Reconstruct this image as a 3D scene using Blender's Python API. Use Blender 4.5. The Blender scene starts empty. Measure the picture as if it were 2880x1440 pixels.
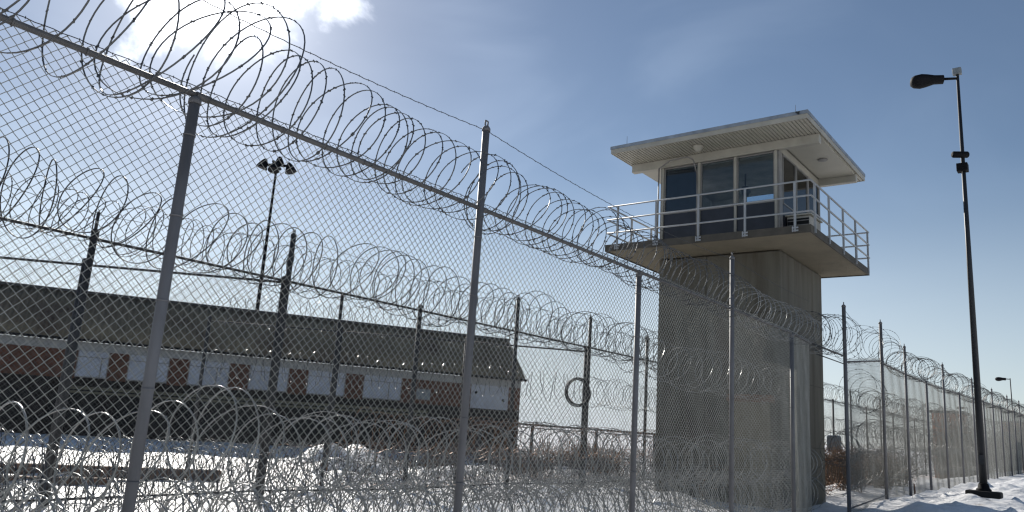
import bpy, math, random
import numpy as np
from mathutils import Vector, Matrix
random.seed(7)
scn = bpy.context.scene
COL = scn.collection

# ------------------------------------------------------------ camera
EYE = 1.6
YAW, PITCH, ROLL = 0.668622694, 0.214757836, 0.0660073006
fw = Vector((-math.sin(YAW)*math.cos(PITCH), math.cos(YAW)*math.cos(PITCH), math.sin(PITCH)))
rt = Vector((math.cos(YAW), math.sin(YAW), 0))
up = rt.cross(fw)
r2 = math.cos(ROLL)*rt + math.sin(ROLL)*up
u2 = -math.sin(ROLL)*rt + math.cos(ROLL)*up
cam = bpy.data.cameras.new('camera'); camo = bpy.data.objects.new('camera', cam); COL.objects.link(camo)
cam.sensor_width = 36; cam.lens = 36*2165.529/2880; cam.clip_start = 0.05; cam.clip_end = 6000
camo.matrix_world = Matrix(((r2.x, u2.x, -fw.x, 0), (r2.y, u2.y, -fw.y, 0), (r2.z, u2.z, -fw.z, EYE), (0, 0, 0, 1)))
scn.camera = camo

# ------------------------------------------------------------ light
SUN = Vector((-0.778, 0.421, 0.467)).normalized()
sd = bpy.data.lights.new('sun', 'SUN'); so = bpy.data.objects.new('sun', sd); COL.objects.link(so)
sd.energy = 4.8; sd.angle = math.radians(0.53); sd.color = (1, 0.955, 0.88)
so.rotation_euler = SUN.to_track_quat('Z', 'Y').to_euler()

world = bpy.data.worlds.new('World'); scn.world = world; world.use_nodes = True
wt = world.node_tree; wt.nodes.clear()
def wn(t, **k):
    n = wt.nodes.new(t)
    for a, b in k.items(): setattr(n, a, b)
    return n
def wl(a, b): wt.links.new(a, b)
def wmath(op, a, b=None, c=None, clamp=False):
    n = wn('ShaderNodeMath', operation=op); n.use_clamp = clamp
    for i, v in enumerate((a, b, c)):
        if v is None: continue
        if isinstance(v, (int, float)): n.inputs[i].default_value = v
        else: wl(v, n.inputs[i])
    return n.outputs[0]
sky = wn('ShaderNodeTexSky', sky_type='NISHITA')
sky.sun_disc = False; sky.sun_elevation = math.asin(SUN.z); sky.sun_rotation = math.atan2(SUN.x, SUN.y)
sky.air_density = 1.0; sky.dust_density = 0.25; sky.ozone_density = 2.0; sky.altitude = 200
tc = wn('ShaderNodeTexCoord')
dotn = wn('ShaderNodeVectorMath', operation='DOT_PRODUCT'); dotn.inputs[1].default_value = SUN
wl(tc.outputs['Generated'], dotn.inputs[0])
dt = dotn.outputs['Value']
# thin sun-lit cloud round the sun with a ragged edge
nz = wn('ShaderNodeTexNoise'); nz.inputs['Scale'].default_value = 7; nz.inputs['Detail'].default_value = 9
nz.inputs['Roughness'].default_value = 0.55; nz.inputs['Distortion'].default_value = 0.4
wl(tc.outputs['Generated'], nz.inputs['Vector'])
nz2 = wn('ShaderNodeTexNoise'); nz2.inputs['Scale'].default_value = 2.6; nz2.inputs['Detail'].default_value = 4
nz2.inputs['Distortion'].default_value = 1.0
mp = wn('ShaderNodeMapping'); mp.inputs['Scale'].default_value = (1, 1, 2.2); mp.inputs['Location'].default_value = (3.1, 0.4, 0.9)
wl(tc.outputs['Generated'], mp.inputs['Vector']); wl(mp.outputs[0], nz2.inputs['Vector'])
edge = wmath('ADD', dt, wmath('MULTIPLY', wmath('SUBTRACT', nz.outputs['Fac'], 0.5), 0.042))
def ss(v, a, b):
    m = wn('ShaderNodeMapRange', interpolation_type='SMOOTHSTEP')
    wl(v, m.inputs['Value']); m.inputs['From Min'].default_value = a; m.inputs['From Max'].default_value = b
    return m.outputs['Result']
cloud = ss(edge, 0.9905, 0.9975)
glow = wmath('POWER', wmath('MAXIMUM', dt, 0.0), 140)
wide = wmath('POWER', wmath('MAXIMUM', dt, 0.0), 5)
wisp = wmath('MULTIPLY', ss(nz2.outputs['Fac'], 0.42, 0.75), wmath('POWER', wmath('MAXIMUM', dt, 0.0), 4))
skyc = wn('ShaderNodeHueSaturation'); skyc.inputs['Saturation'].default_value = 0.96; skyc.inputs['Value'].default_value = 0.83
wl(sky.outputs[0], skyc.inputs['Color'])
# pale haze low over the horizon replaces the yellow band
sepz = wn('ShaderNodeSeparateXYZ'); wl(tc.outputs['Generated'], sepz.inputs[0])
hzf = ss(sepz.outputs[2], 0.34, -0.04)
hzf = wmath('MULTIPLY', hzf, wmath('MULTIPLY_ADD', ss(dt, 0.35, 0.85), 0.55, 0.45))
hmix = wn('ShaderNodeMixRGB'); wl(hzf, hmix.inputs[0]); wl(skyc.outputs[0], hmix.inputs[1]); hmix.inputs[2].default_value = (7.6, 8.4, 9.1, 1)
def scale_col(fac, col):
    n = wn('ShaderNodeVectorMath', operation='SCALE'); n.inputs[0].default_value = col; wl(fac, n.inputs['Scale']); return n.outputs[0]
def addv(a, b):
    n = wn('ShaderNodeVectorMath', operation='ADD'); wl(a, n.inputs[0]); wl(b, n.inputs[1]); return n.outputs[0]
tot = addv(hmix.outputs[0], scale_col(cloud, (12, 12, 12)))
tot = addv(tot, scale_col(glow, (2.4, 2.5, 2.7)))
core = wmath('POWER', wmath('MAXIMUM', dt, 0.0), 700)
tot = addv(tot, scale_col(core, (14, 14, 13.5)))
tot = addv(tot, scale_col(wisp, (1.1, 1.2, 1.3)))
bg = wn('ShaderNodeBackground'); bg.inputs['Strength'].default_value = 0.085
wo = wn('ShaderNodeOutputWorld'); wl(tot, bg.inputs['Color']); wl(bg.outputs[0], wo.inputs['Surface'])

scn.view_settings.view_transform = 'Standard'; scn.view_settings.look = 'None'
scn.view_settings.exposure = 0.25; scn.view_settings.gamma = 1
scn.render.engine = 'CYCLES'
scn.cycles.max_bounces = 6; scn.cycles.diffuse_bounces = 3; scn.cycles.glossy_bounces = 2
scn.cycles.transparent_max_bounces = 12; scn.cycles.transmission_bounces = 4
scn.cycles.sample_clamp_indirect = 4
scn.cycles.filter_width = 1.3

# ------------------------------------------------------------ materials
def mat(name, base, rough=0.7, metal=0.0, var=0.15, scale=6.0, bump=0.0, bscale=30.0, spots=None, spec=None, stretch=None, sscale=2.0, sth=(0.5, 0.62)):
    m = bpy.data.materials.new(name); m.use_nodes = True
    t = m.node_tree; b = t.nodes['Principled BSDF']
    b.inputs['Roughness'].default_value = rough; b.inputs['Metallic'].default_value = metal
    if spec is not None: b.inputs['Specular IOR Level'].default_value = spec
    co = t.nodes.new('ShaderNodeTexCoord'); mpn = t.nodes.new('ShaderNodeMapping')
    t.links.new(co.outputs['Object'], mpn.inputs[0])
    if stretch: mpn.inputs['Scale'].default_value = stretch
    n = t.nodes.new('ShaderNodeTexNoise'); n.inputs['Scale'].default_value = scale; n.inputs['Detail'].default_value = 6
    n.inputs['Roughness'].default_value = 0.6
    t.links.new(mpn.outputs[0], n.inputs['Vector'])
    r = t.nodes.new('ShaderNodeValToRGB'); e = r.color_ramp.elements
    e[0].position = 0.3; e[1].position = 0.7
    e[0].color = tuple(c*(1-var) for c in base)+(1,); e[1].color = tuple(min(1, c*(1+var)) for c in base)+(1,)
    t.links.new(n.outputs['Fac'], r.inputs[0]); out = r.outputs[0]
    if spots:
        n2 = t.nodes.new('ShaderNodeTexNoise'); n2.inputs['Scale'].default_value = sscale; n2.inputs['Detail'].default_value = 7
        n2.inputs['Roughness'].default_value = 0.65
        t.links.new(mpn.outputs[0], n2.inputs['Vector'])
        mr = t.nodes.new('ShaderNodeMapRange'); mr.inputs['From Min'].default_value = sth[0]; mr.inputs['From Max'].default_value = sth[1]
        t.links.new(n2.outputs['Fac'], mr.inputs['Value'])
        mx = t.nodes.new('ShaderNodeMixRGB'); t.links.new(mr.outputs[0], mx.inputs[0]); t.links.new(out, mx.inputs[1])
        mx.inputs[2].default_value = tuple(spots)+(1,); out = mx.outputs[0]
    t.links.new(out, b.inputs['Base Color'])
    if bump:
        n3 = t.nodes.new('ShaderNodeTexNoise'); n3.inputs['Scale'].default_value = bscale; n3.inputs['Detail'].default_value = 5
        t.links.new(co.outputs['Object'], n3.inputs['Vector'])
        bp = t.nodes.new('ShaderNodeBump'); bp.inputs['Strength'].default_value = bump; bp.inputs['Distance'].default_value = 0.05
        t.links.new(n3.outputs['Fac'], bp.inputs['Height']); t.links.new(bp.outputs[0], b.inputs['Normal'])
    return m
M = {}
M['post'] = mat('post_steel', (0.145, 0.142, 0.148), 0.6, 0.05, 0.25, 5, stretch=(1, 1, .3))
M['galv'] = mat('galvanised_steel', (0.125, 0.118, 0.115), 0.55, 0.15, 0.22, 9, stretch=(1, 1, .3))
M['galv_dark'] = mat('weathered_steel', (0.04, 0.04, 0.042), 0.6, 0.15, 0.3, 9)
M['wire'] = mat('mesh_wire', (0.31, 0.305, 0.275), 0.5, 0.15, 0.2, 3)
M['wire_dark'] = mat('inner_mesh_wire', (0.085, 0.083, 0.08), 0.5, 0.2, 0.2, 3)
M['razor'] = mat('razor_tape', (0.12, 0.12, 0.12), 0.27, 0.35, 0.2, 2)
M['razor_lit'] = mat('razor_tape_lit', (0.30, 0.295, 0.28), 0.25, 0.35, 0.2, 2)  # lighter copy of the tape: snow bounce and glint put into the colour
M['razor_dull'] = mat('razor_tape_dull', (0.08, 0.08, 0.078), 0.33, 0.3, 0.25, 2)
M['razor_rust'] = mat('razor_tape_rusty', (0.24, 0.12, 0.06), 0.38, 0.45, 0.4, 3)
M['snow'] = mat('snow', (0.88, 0.87, 0.86), 0.55, 0, 0.03, 0.6, 1.0, 5.0, spots=(0.40, 0.36, 0.32), sscale=0.9, sth=(0.62, 0.72), spec=0.3)
M['concrete'] = mat('stained_concrete', (0.118, 0.111, 0.09), 0.85, 0, 0.16, 1.4, 0.25, 25, spots=(0.078, 0.066, 0.05), stretch=(2.2, 2.2, 0.2), sscale=1.0, sth=(0.48, 0.66))
M['concrete_pale'] = mat('pale_concrete', (0.20, 0.172, 0.12), 0.85, 0, 0.12, 2, 0.2, 25)
M['white_paint'] = mat('white_paint', (0.36, 0.34, 0.29), 0.5, 0, 0.14, 2.5)
M['soffit'] = mat('soffit_panel', (0.39, 0.37, 0.31), 0.5, 0, 0.06, 2)
M['roof_edge'] = mat('roof_edge_metal', (0.24, 0.27, 0.31), 0.5, 0.2, 0.25, 4, spots=(0.02, 0.02, 0.02), sscale=2.6, sth=(0.64, 0.67))
M['dark_panel'] = mat('dark_panel', (0.02, 0.022, 0.032), 0.35, 0, 0.3, 3)
M['inside'] = mat('cabin_inside', (0.42, 0.40, 0.36), 0.8, 0, 0.2, 3)
M['frame_grey'] = mat('grey_frame', (0.22, 0.21, 0.2), 0.5, 0.2, 0.2, 4)
M['slab_edge'] = mat('dark_slab_edge', (0.07, 0.062, 0.05), 0.8, 0, 0.3, 3)
M['rail_paint'] = mat('railing_paint', (0.33, 0.34, 0.35), 0.45, 0.1, 0.12, 6)
M['lamp_dark'] = mat('dark_lamp_metal', (0.007, 0.007, 0.009), 0.7, 0.0, 0.3, 4, spec=0.15)
M['pole_dark'] = mat('dark_pole_metal', (0.022, 0.024, 0.028), 0.5, 0.2, 0.25, 4, stretch=(1, 1, .2))
M['grey_box'] = mat('grey_box_paint', (0.20, 0.22, 0.23), 0.5, 0.1, 0.15, 8)
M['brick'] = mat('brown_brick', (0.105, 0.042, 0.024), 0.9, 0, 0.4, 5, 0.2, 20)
M['brick_dark'] = mat('dark_brick', (0.013, 0.009, 0.008), 0.9, 0, 0.35, 6, 0.2, 20)  # near black: shade of the recess under the windows put into the brick colour
M['roof'] = mat('corrugated_roof', (0.21, 0.175, 0.115), 0.7, 0.1, 0.45, 1.0, spots=(0.07, 0.045, 0.03), sscale=0.5, sth=(0.46, 0.66))
M['band'] = mat('grey_band', (0.32, 0.32, 0.31), 0.7, 0, 0.12, 2)
M['white_panel'] = mat('white_wall_panel', (0.43, 0.45, 0.50), 0.6, 0, 0.18, 1.5)
M['ledge'] = mat('olive_ledge', (0.12, 0.11, 0.07), 0.7, 0, 0.3, 4)
M['black'] = mat('dark_opening', (0.008, 0.008, 0.009), 0.9, 0, 0.1, 4)
M['timber'] = mat('weathered_timber', (0.20, 0.12, 0.08), 0.85, 0, 0.35, 5, 0.3, 20, stretch=(.4, 2, 2))
M['rust'] = mat('rusty_wall', (0.55, 0.16, 0.05), 0.85, 0, 0.35, 3, 0.2, 15, stretch=(2, 2, .3), spots=(0.30, 0.2, 0.14), sscale=1.5)
M['glass'] = bpy.data.materials.new('window_glass'); M['glass'].use_nodes = True
_t = M['glass'].node_tree; _t.nodes.clear()
_o = _t.nodes.new('ShaderNodeOutputMaterial'); _tr = _t.nodes.new('ShaderNodeBsdfTransparent'); _tr.inputs[0].default_value = (0.80, 0.86, 0.90, 1)
_g = _t.nodes.new('ShaderNodeBsdfGlossy'); _g.inputs['Roughness'].default_value = 0.02; _mx = _t.nodes.new('ShaderNodeMixShader')
_f = _t.nodes.new('ShaderNodeFresnel'); _f.inputs[0].default_value = 1.5
_t.links.new(_f.outputs[0], _mx.inputs[0]); _t.links.new(_tr.outputs[0], _mx.inputs[1]); _t.links.new(_g.outputs[0], _mx.inputs[2]); _t.links.new(_mx.outputs[0], _o.inputs[0])

# ------------------------------------------------------------ mesh helpers
def np_mesh(name, V, F, smooth=False):
    V = np.asarray(V, np.float32).reshape(-1, 3); F = np.asarray(F, np.int32)
    me = bpy.data.meshes.new(name); n, k = F.shape
    me.vertices.add(len(V)); me.vertices.foreach_set('co', V.ravel())
    me.loops.add(n*k); me.loops.foreach_set('vertex_index', F.ravel())
    me.polygons.add(n); me.polygons.foreach_set('loop_start', np.arange(0, n*k, k, dtype=np.int32))
    me.polygons.foreach_set('loop_total', np.full(n, k, np.int32))
    if smooth: me.polygons.foreach_set('use_smooth', np.ones(n, bool))
    me.update(calc_edges=True); me.validate()
    return me
class MB:
    def __init__(s): s.v = []; s.f = []
    def add(s, V, F):
        o = len(s.v); s.v += [tuple(map(float, p)) for p in V]; s.f += [tuple(i+o for i in q) for q in F]
    def box(s, x0, x1, y0, y1, z0, z1, T=None):
        V = [(x, y, z) for z in (z0, z1) for y in (y0, y1) for x in (x0, x1)]
        if T: V = [T(p) for p in V]
        s.add(V, [(0, 2, 3, 1), (4, 5, 7, 6), (0, 1, 5, 4), (2, 6, 7, 3), (0, 4, 6, 2), (1, 3, 7, 5)])
    def tube(s, a, b, r0, r1=None, n=10, cap=True):
        if r1 is None: r1 = r0
        a = Vector(a); b = Vector(b); d = (b-a).normalized()
        q = d.orthogonal().normalized(); w = d.cross(q)
        V = []
        for p, r in ((a, r0), (b, r1)):
            for i in range(n):
                t = 2*math.pi*i/n; V.append(p+q*math.cos(t)*r+w*math.sin(t)*r)
        F = [(i, (i+1) % n, n+(i+1) % n, n+i) for i in range(n)]
        if cap: F += [tuple(range(n-1, -1, -1)), tuple(range(n, 2*n))]
        s.add(V, F)
    def path(s, pts, r, n=8):
        for a, b in zip(pts[:-1], pts[1:]): s.tube(a, b, r, r, n)
    def lathe(s, o, ax, prof, n=16):
        o = Vector(o); ax = Vector(ax).normalized(); q = ax.orthogonal().normalized(); w = ax.cross(q)
        V = []
        for h, r in prof:
            for i in range(n):
                t = 2*math.pi*i/n; V.append(o+ax*h+(q*math.cos(t)+w*math.sin(t))*max(r, 1e-4))
        F = [(j*n+i, j*n+(i+1) % n, (j+1)*n+(i+1) % n, (j+1)*n+i) for j in range(len(prof)-1) for i in range(n)]
        F += [tuple(range(n-1, -1, -1)), tuple(range((len(prof)-1)*n, len(prof)*n))]
        s.add(V, F)
    def ring(s, a0, a1, z0, z1, w, lo, hi, axis='x'):
        f = (lambda a, d, z: (a, d, z)) if axis == 'x' else (lambda a, d, z: (d, a, z))
        V = [f(a, d, z) for d in (lo, hi) for a, z in ((a0, z0), (a1, z0), (a1, z1), (a0, z1), (a0+w, z0+w), (a1-w, z0+w), (a1-w, z1-w), (a0+w, z1-w))]
        F = []
        for i in range(4):
            j = (i+1) % 4
            F += [(i, j, j+4, i+4), (i+8, i+12, j+12, j+8), (i, i+8, j+8, j), (i+4, j+4, j+12, i+12)]
        s.add(V, F)
    def build(s, name, m, parent=None, smooth=False, bevel=0):
        me = bpy.data.meshes.new(name); me.from_pydata(s.v, [], s.f); me.update()
        if smooth:
            me.polygons.foreach_set('use_smooth', [len(p.vertices) == 4 for p in me.polygons])
        return link(name, me, m, parent, bevel)
def link(name, me, m=None, parent=None, bevel=0):
    o = bpy.data.objects.new(name, me); COL.objects.link(o)
    if m is not None and not me.materials: me.materials.append(m)
    if parent: o.parent = parent; o.matrix_parent_inverse = Matrix.Translation(-parent.location) if parent.rotation_euler.z == 0 else parent.matrix_basis.inverted()
    if bevel:
        b = o.modifiers.new('bevel', 'BEVEL'); b.width = bevel; b.segments = 2; b.limit_method = 'ANGLE'
    return o
def tag(o, label=None, cat=None, group=None, kind=None):
    if label: o['label'] = label
    if cat: o['category'] = cat
    if group: o['group'] = group
    if kind: o['kind'] = kind
    return o
def thing(name, loc, label, cat, group=None):
    o = bpy.data.objects.new(name, None); COL.objects.link(o); o.location = loc; o.empty_display_size = .2
    return tag(o, label, cat, group)

# ------------------------------------------------------------ terrain
def sst(x, a, b):
    t = np.clip((x-a)/(b-a), 0, 1); return t*t*(3-2*t)
def fbm(x, y):
    return (np.sin(x*1.7+y*.9+1.3)*.5+np.sin(x*.8-y*1.9+.4)*.5+np.sin(x*3.7+y*2.9)*.25+np.sin(x*5.1-y*4.3+2)*.22+np.sin(x*9.3+y*7.7+.7)*.12+np.sin(-x*8.1+y*11.9)*.1)
_rng = np.random.default_rng(3)
_bx = np.concatenate([_rng.uniform(-4.6, 3.5, 420), _rng.uniform(-20, -5.5, 260)]); _by = np.concatenate([_rng.uniform(9, 34, 420), _rng.uniform(4, 26, 260)]); _bh = _rng.uniform(.03, .13, 680); _bs = np.concatenate([_rng.uniform(.07, .32, 420), _rng.uniform(.2, .5, 260)])
def H(x, y):
    x = np.asarray(x, float); y = np.asarray(y, float)
    out = np.interp(y, [-50, 13, 17, 21, 24.9, 29.3, 35.4, 58, 110, 400], [0, 0, .1, .30, .36, .40, .50, .68, .9, .9])
    bank = out + .40*sst(x, -4.4, -2.4)*sst(y, 9, 13)*(1-sst(y, 30, 48))
    inn = .22*np.exp(-((x+9)/4.5)**2)*(1-sst(y, 22, 40)) + out*sst(x, -9, -5.2)*sst(y, 17, 26)
    m = sst(x, -5.3, -4.7)
    h = inn*(1-m)+bank*m
    h = h*(1-sst(np.hypot(x, y), 120, 260))
    for a_, b_, c_, s_ in ((-17.6, 14.6, .75, .9), (-15.6, 13.2, .5, .8), (-13.4, 11.4, .3, .8), (-18.7, 16.8, .55, 1.1), (-13.6, 15.2, .35, .9), (-12.8, 19.5, .35, 1.2)):
        h = h+c_*np.exp(-((x-a_)**2+(y-b_)**2)/(s_*s_))
    amp = .05+.01*m
    near = (1-sst(np.hypot(x, y), 60, 110))
    return h + fbm(x*1.1, y*1.1)*amp*near*.8
def Hb(x, y):
    h = H(x, y)
    for a, b, c, s in zip(_bx, _by, _bh, _bs):
        h = h+c*np.exp(-((x-a)**2+(y-b)**2)/(s*s))
    return h
def axis(parts):
    a = []
    for s, e, st in parts: a += list(np.arange(s, e, st))
    return np.array(a+[parts[-1][1]])
xs = axis([(-3000, -400, 400), (-400, -100, 50), (-100, -40, 10), (-40, -26, 1.2), (-26, -16, .3), (-16, -5.5, .16), (-5.5, 3.5, .075), (3.5, 12, .6), (12, 60, 8), (60, 400, 60), (400, 3000, 520)])
ys = axis([(-3000, -400, 520), (-400, -60, 60), (-60, -4, 8), (-4, 9, .4), (9, 26, .09), (26, 45, .25), (45, 120, 1.2), (120, 400, 20), (400, 3000, 325)])
X, Y = np.meshgrid(xs, ys, indexing='xy'); Z = Hb(X, Y)
nx, ny = len(xs), len(ys); idx = np.arange(nx*ny).reshape(ny, nx)
F = np.stack([idx[:-1, :-1], idx[:-1, 1:], idx[1:, 1:], idx[1:, :-1]], -1).reshape(-1, 4)
tag(link('snow_ground', np_mesh('snow_ground', np.stack([X, Y, Z], -1), F, True), M['snow']), kind='structure', label='bright snow covered ground under fences and tower')
def h1(x, y): return float(H(x, y))

# ------------------------------------------------------------ batch tubes
def tubes(P, ref, ra, rb, sides):
    """P (W,N,3) polylines, ref (W,N,3) reference normals -> verts, quads"""
    W, N = P.shape[:2]
    T = np.gradient(P, axis=1); T /= np.linalg.norm(T, axis=-1, keepdims=True)+1e-12
    Nn = ref-T*(ref*T).sum(-1, keepdims=True); Nn /= np.linalg.norm(Nn, axis=-1, keepdims=True)+1e-12
    B = np.cross(T, Nn)
    a = np.arange(sides)*2*np.pi/sides+np.pi/sides
    V = P[:, :, None]+Nn[:, :, None]*(np.cos(a)*ra)[None, None, :, None]+B[:, :, None]*(np.sin(a)*rb)[None, None, :, None]
    i = np.arange(W*N*sides).reshape(W, N, sides)
    j = np.roll(i, -1, axis=2)
    F = np.stack([i[:, :-1], j[:, :-1], j[:, 1:], i[:, 1:]], -1).reshape(-1, 4)
    return V.reshape(-1, 3), F, T, B, Nn
BAY = 3.1
def chain_mesh(name, length, height, wr, sides=4):
    nw = int(round(length/.03605/2))*2; w = length/nw
    nk = int(round(height/.036)); hz = height/nk
    k = np.arange(nk+1)
    ph = (np.arange(nw) % 2)[:, None]
    right = (k[None]+ph) % 2
    Yc = (np.arange(nw)[:, None]+right)*w
    Zc = np.broadcast_to(k*hz, Yc.shape)
    Xc = np.where(right == 1, .0022, -.0022)+.010*np.sin(Yc*2*np.pi/length*1.0)*np.sin(Zc*1.7+.4)+.006*np.sin(Yc*2*np.pi/length*3+Zc*2.3)
    # interleaved wires: add small wobble so the weave is not perfect
    rg = np.random.default_rng(5)
    Yc = Yc+rg.normal(0, .0012, Yc.shape)
    P = np.stack([Xc, Yc, Zc], -1)
    ref = np.zeros_like(P); ref[..., 0] = 1
    V, F, *_ = tubes(P, ref, wr, wr*1.15, sides)
    # knuckle line at the top: short twisted ends
    me = np_mesh(name, V, F, True)
    return me
ME_NEAR = chain_mesh('chain_link', BAY, 3.72, .0029, 5)
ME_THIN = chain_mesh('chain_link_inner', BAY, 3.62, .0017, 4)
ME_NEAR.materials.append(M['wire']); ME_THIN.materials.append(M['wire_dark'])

def coil(name, p0, p1, r, pitch, seed, m, label, ra=.0036, rb=.0068, seg=40, sides=4, barb=.105, wob=.45, rvar=.08, sag=.0, bay=3.1,
         tilt=0.0, cat='razor wire', group='coils of razor wire', endr=None, zjit=.02, hang=0.0, ground=False, bs=1.0, ydep=None):
    rg = np.random.default_rng(seed)
    p0 = np.array(p0, float); p1 = np.array(p1, float); L = np.linalg.norm(p1-p0); a = (p1-p0)/L
    n = max(2, int(L/pitch)); N = n*seg+1
    t = np.linspace(0, n, N)
    def smooth(amp, per):
        k = int(n*per)+4; v = rg.normal(0, amp, k+2); q = t*per; i0 = np.floor(q).astype(int); f = q-i0; f = f*f*(3-2*f)
        v = np.clip(v, -2.2*amp, 2.2*amp); return v[i0]*(1-f)+v[i0+1]*f
    s = t*pitch*(L/(n*pitch))+smooth(pitch*.4, .5)
    th = 2*np.pi*t+rg.uniform(0, 6)
    s = s+pitch*wob*.35*np.sin(1.5*th)+pitch*tilt*np.sin(th+.6+np.cumsum(np.abs(smooth(.02,.4)))/seg)*(1+smooth(.5, .5))
    R = r*(1+smooth(rvar, .6)); 
    if endr: R = R*np.interp(t/n, [0, .5, 1], endr)
    up_ = np.array([0, 0, 1.]); sd_ = np.cross(a, up_); sd_ /= np.linalg.norm(sd_); up2 = np.cross(sd_, a)
    sq = 1+smooth(.05, .5)
    C = p0+a*s[:, None]+up2*smooth(zjit, .5)[:, None]+sd_*smooth(zjit, .5)[:, None]
    if sag: C[:, 2] -= sag*np.abs(np.sin(np.pi*s/bay))
    if ground: C[:, 2] += H(C[:, 0], C[:, 1])
    rad = up2*(np.sin(th)*sq)[:, None]+sd_*(np.cos(th)/sq)[:, None]
    P = C+rad*R[:, None]
    if hang: P[:, 2] -= hang*np.clip(-np.sin(th), 0, 1)
    V, F, T, B, Nn = tubes(P[None], rad[None], ra, rb, sides)
    if barb:
        step = max(1, int(round(barb/(2*np.pi*r/seg)))); ii = np.arange(2, N-2, step)
        ii = np.clip(ii+rg.integers(-1, 2, len(ii)), 1, N-2)
        Pb = P[ii]; Tb = T[0][ii]; Bb = B[0][ii]; Nb = Nn[0][ii]
        ang = rg.uniform(0, np.pi, len(ii))[:, None]
        D1 = Bb*np.cos(ang)+Nb*np.sin(ang); D2 = -Bb*np.sin(ang)+Nb*np.cos(ang)
        quads = []
        for D in (D1, D2):
            w_ = (.011*bs)*rg.uniform(.6, 1.4, (len(ii), 1)); l_ = .02*bs
            quads.append(np.stack([Pb+Tb*l_+D*w_*.3, Pb+D*w_+Tb*.006, Pb-Tb*l_-D*w_*.3, Pb-D*w_-Tb*.006], 1))
        q = np.concatenate(quads).reshape(-1, 3); o = len(V)
        V = np.concatenate([V, q]); F = np.concatenate([F, (np.arange(len(q))+o).reshape(-1, 4)])
    o = link(name, np_mesh(name, V, F, False), m)
    return tag(o, label, cat, group)

def strand(pts, r, sag, seed, name, m, parent=None, twist=.05):
    rg = np.random.default_rng(seed); P = []
    for a, b in zip(pts[:-1], pts[1:]):
        a = np.array(a, float); b = np.array(b, float); L = np.linalg.norm(b-a); k = max(6, int(L/twist))
        u = np.linspace(0, 1, k, endpoint=False)[:, None]
        q = a+(b-a)*u; q[:, 2] -= sag*4*(u*(1-u))[:, 0]; q[:, 2] += np.sin(np.arange(k)*2.1)*.0035
        P.append(q)
    P.append(np.array([pts[-1]], float)); P = np.concatenate(P)
    ref = np.zeros_like(P); ref[:, 2] = 1
    V, F, T, B, Nn = tubes(P[None], ref[None], r, r, 4)
    ii = np.arange(1, len(P)-1, 2); Pb = P[ii]; Tb = T[0][ii]; D = Nn[0][ii]
    q = np.stack([Pb+D*.014, Pb+Tb*.004, Pb-D*.014, Pb-Tb*.004], 1).reshape(-1, 3)
    F = np.concatenate([F, (np.arange(len(q))+len(V)).reshape(-1, 4)]); V = np.concatenate([V, q])
    return link(name, np_mesh(name, V, F), m, parent)

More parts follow.
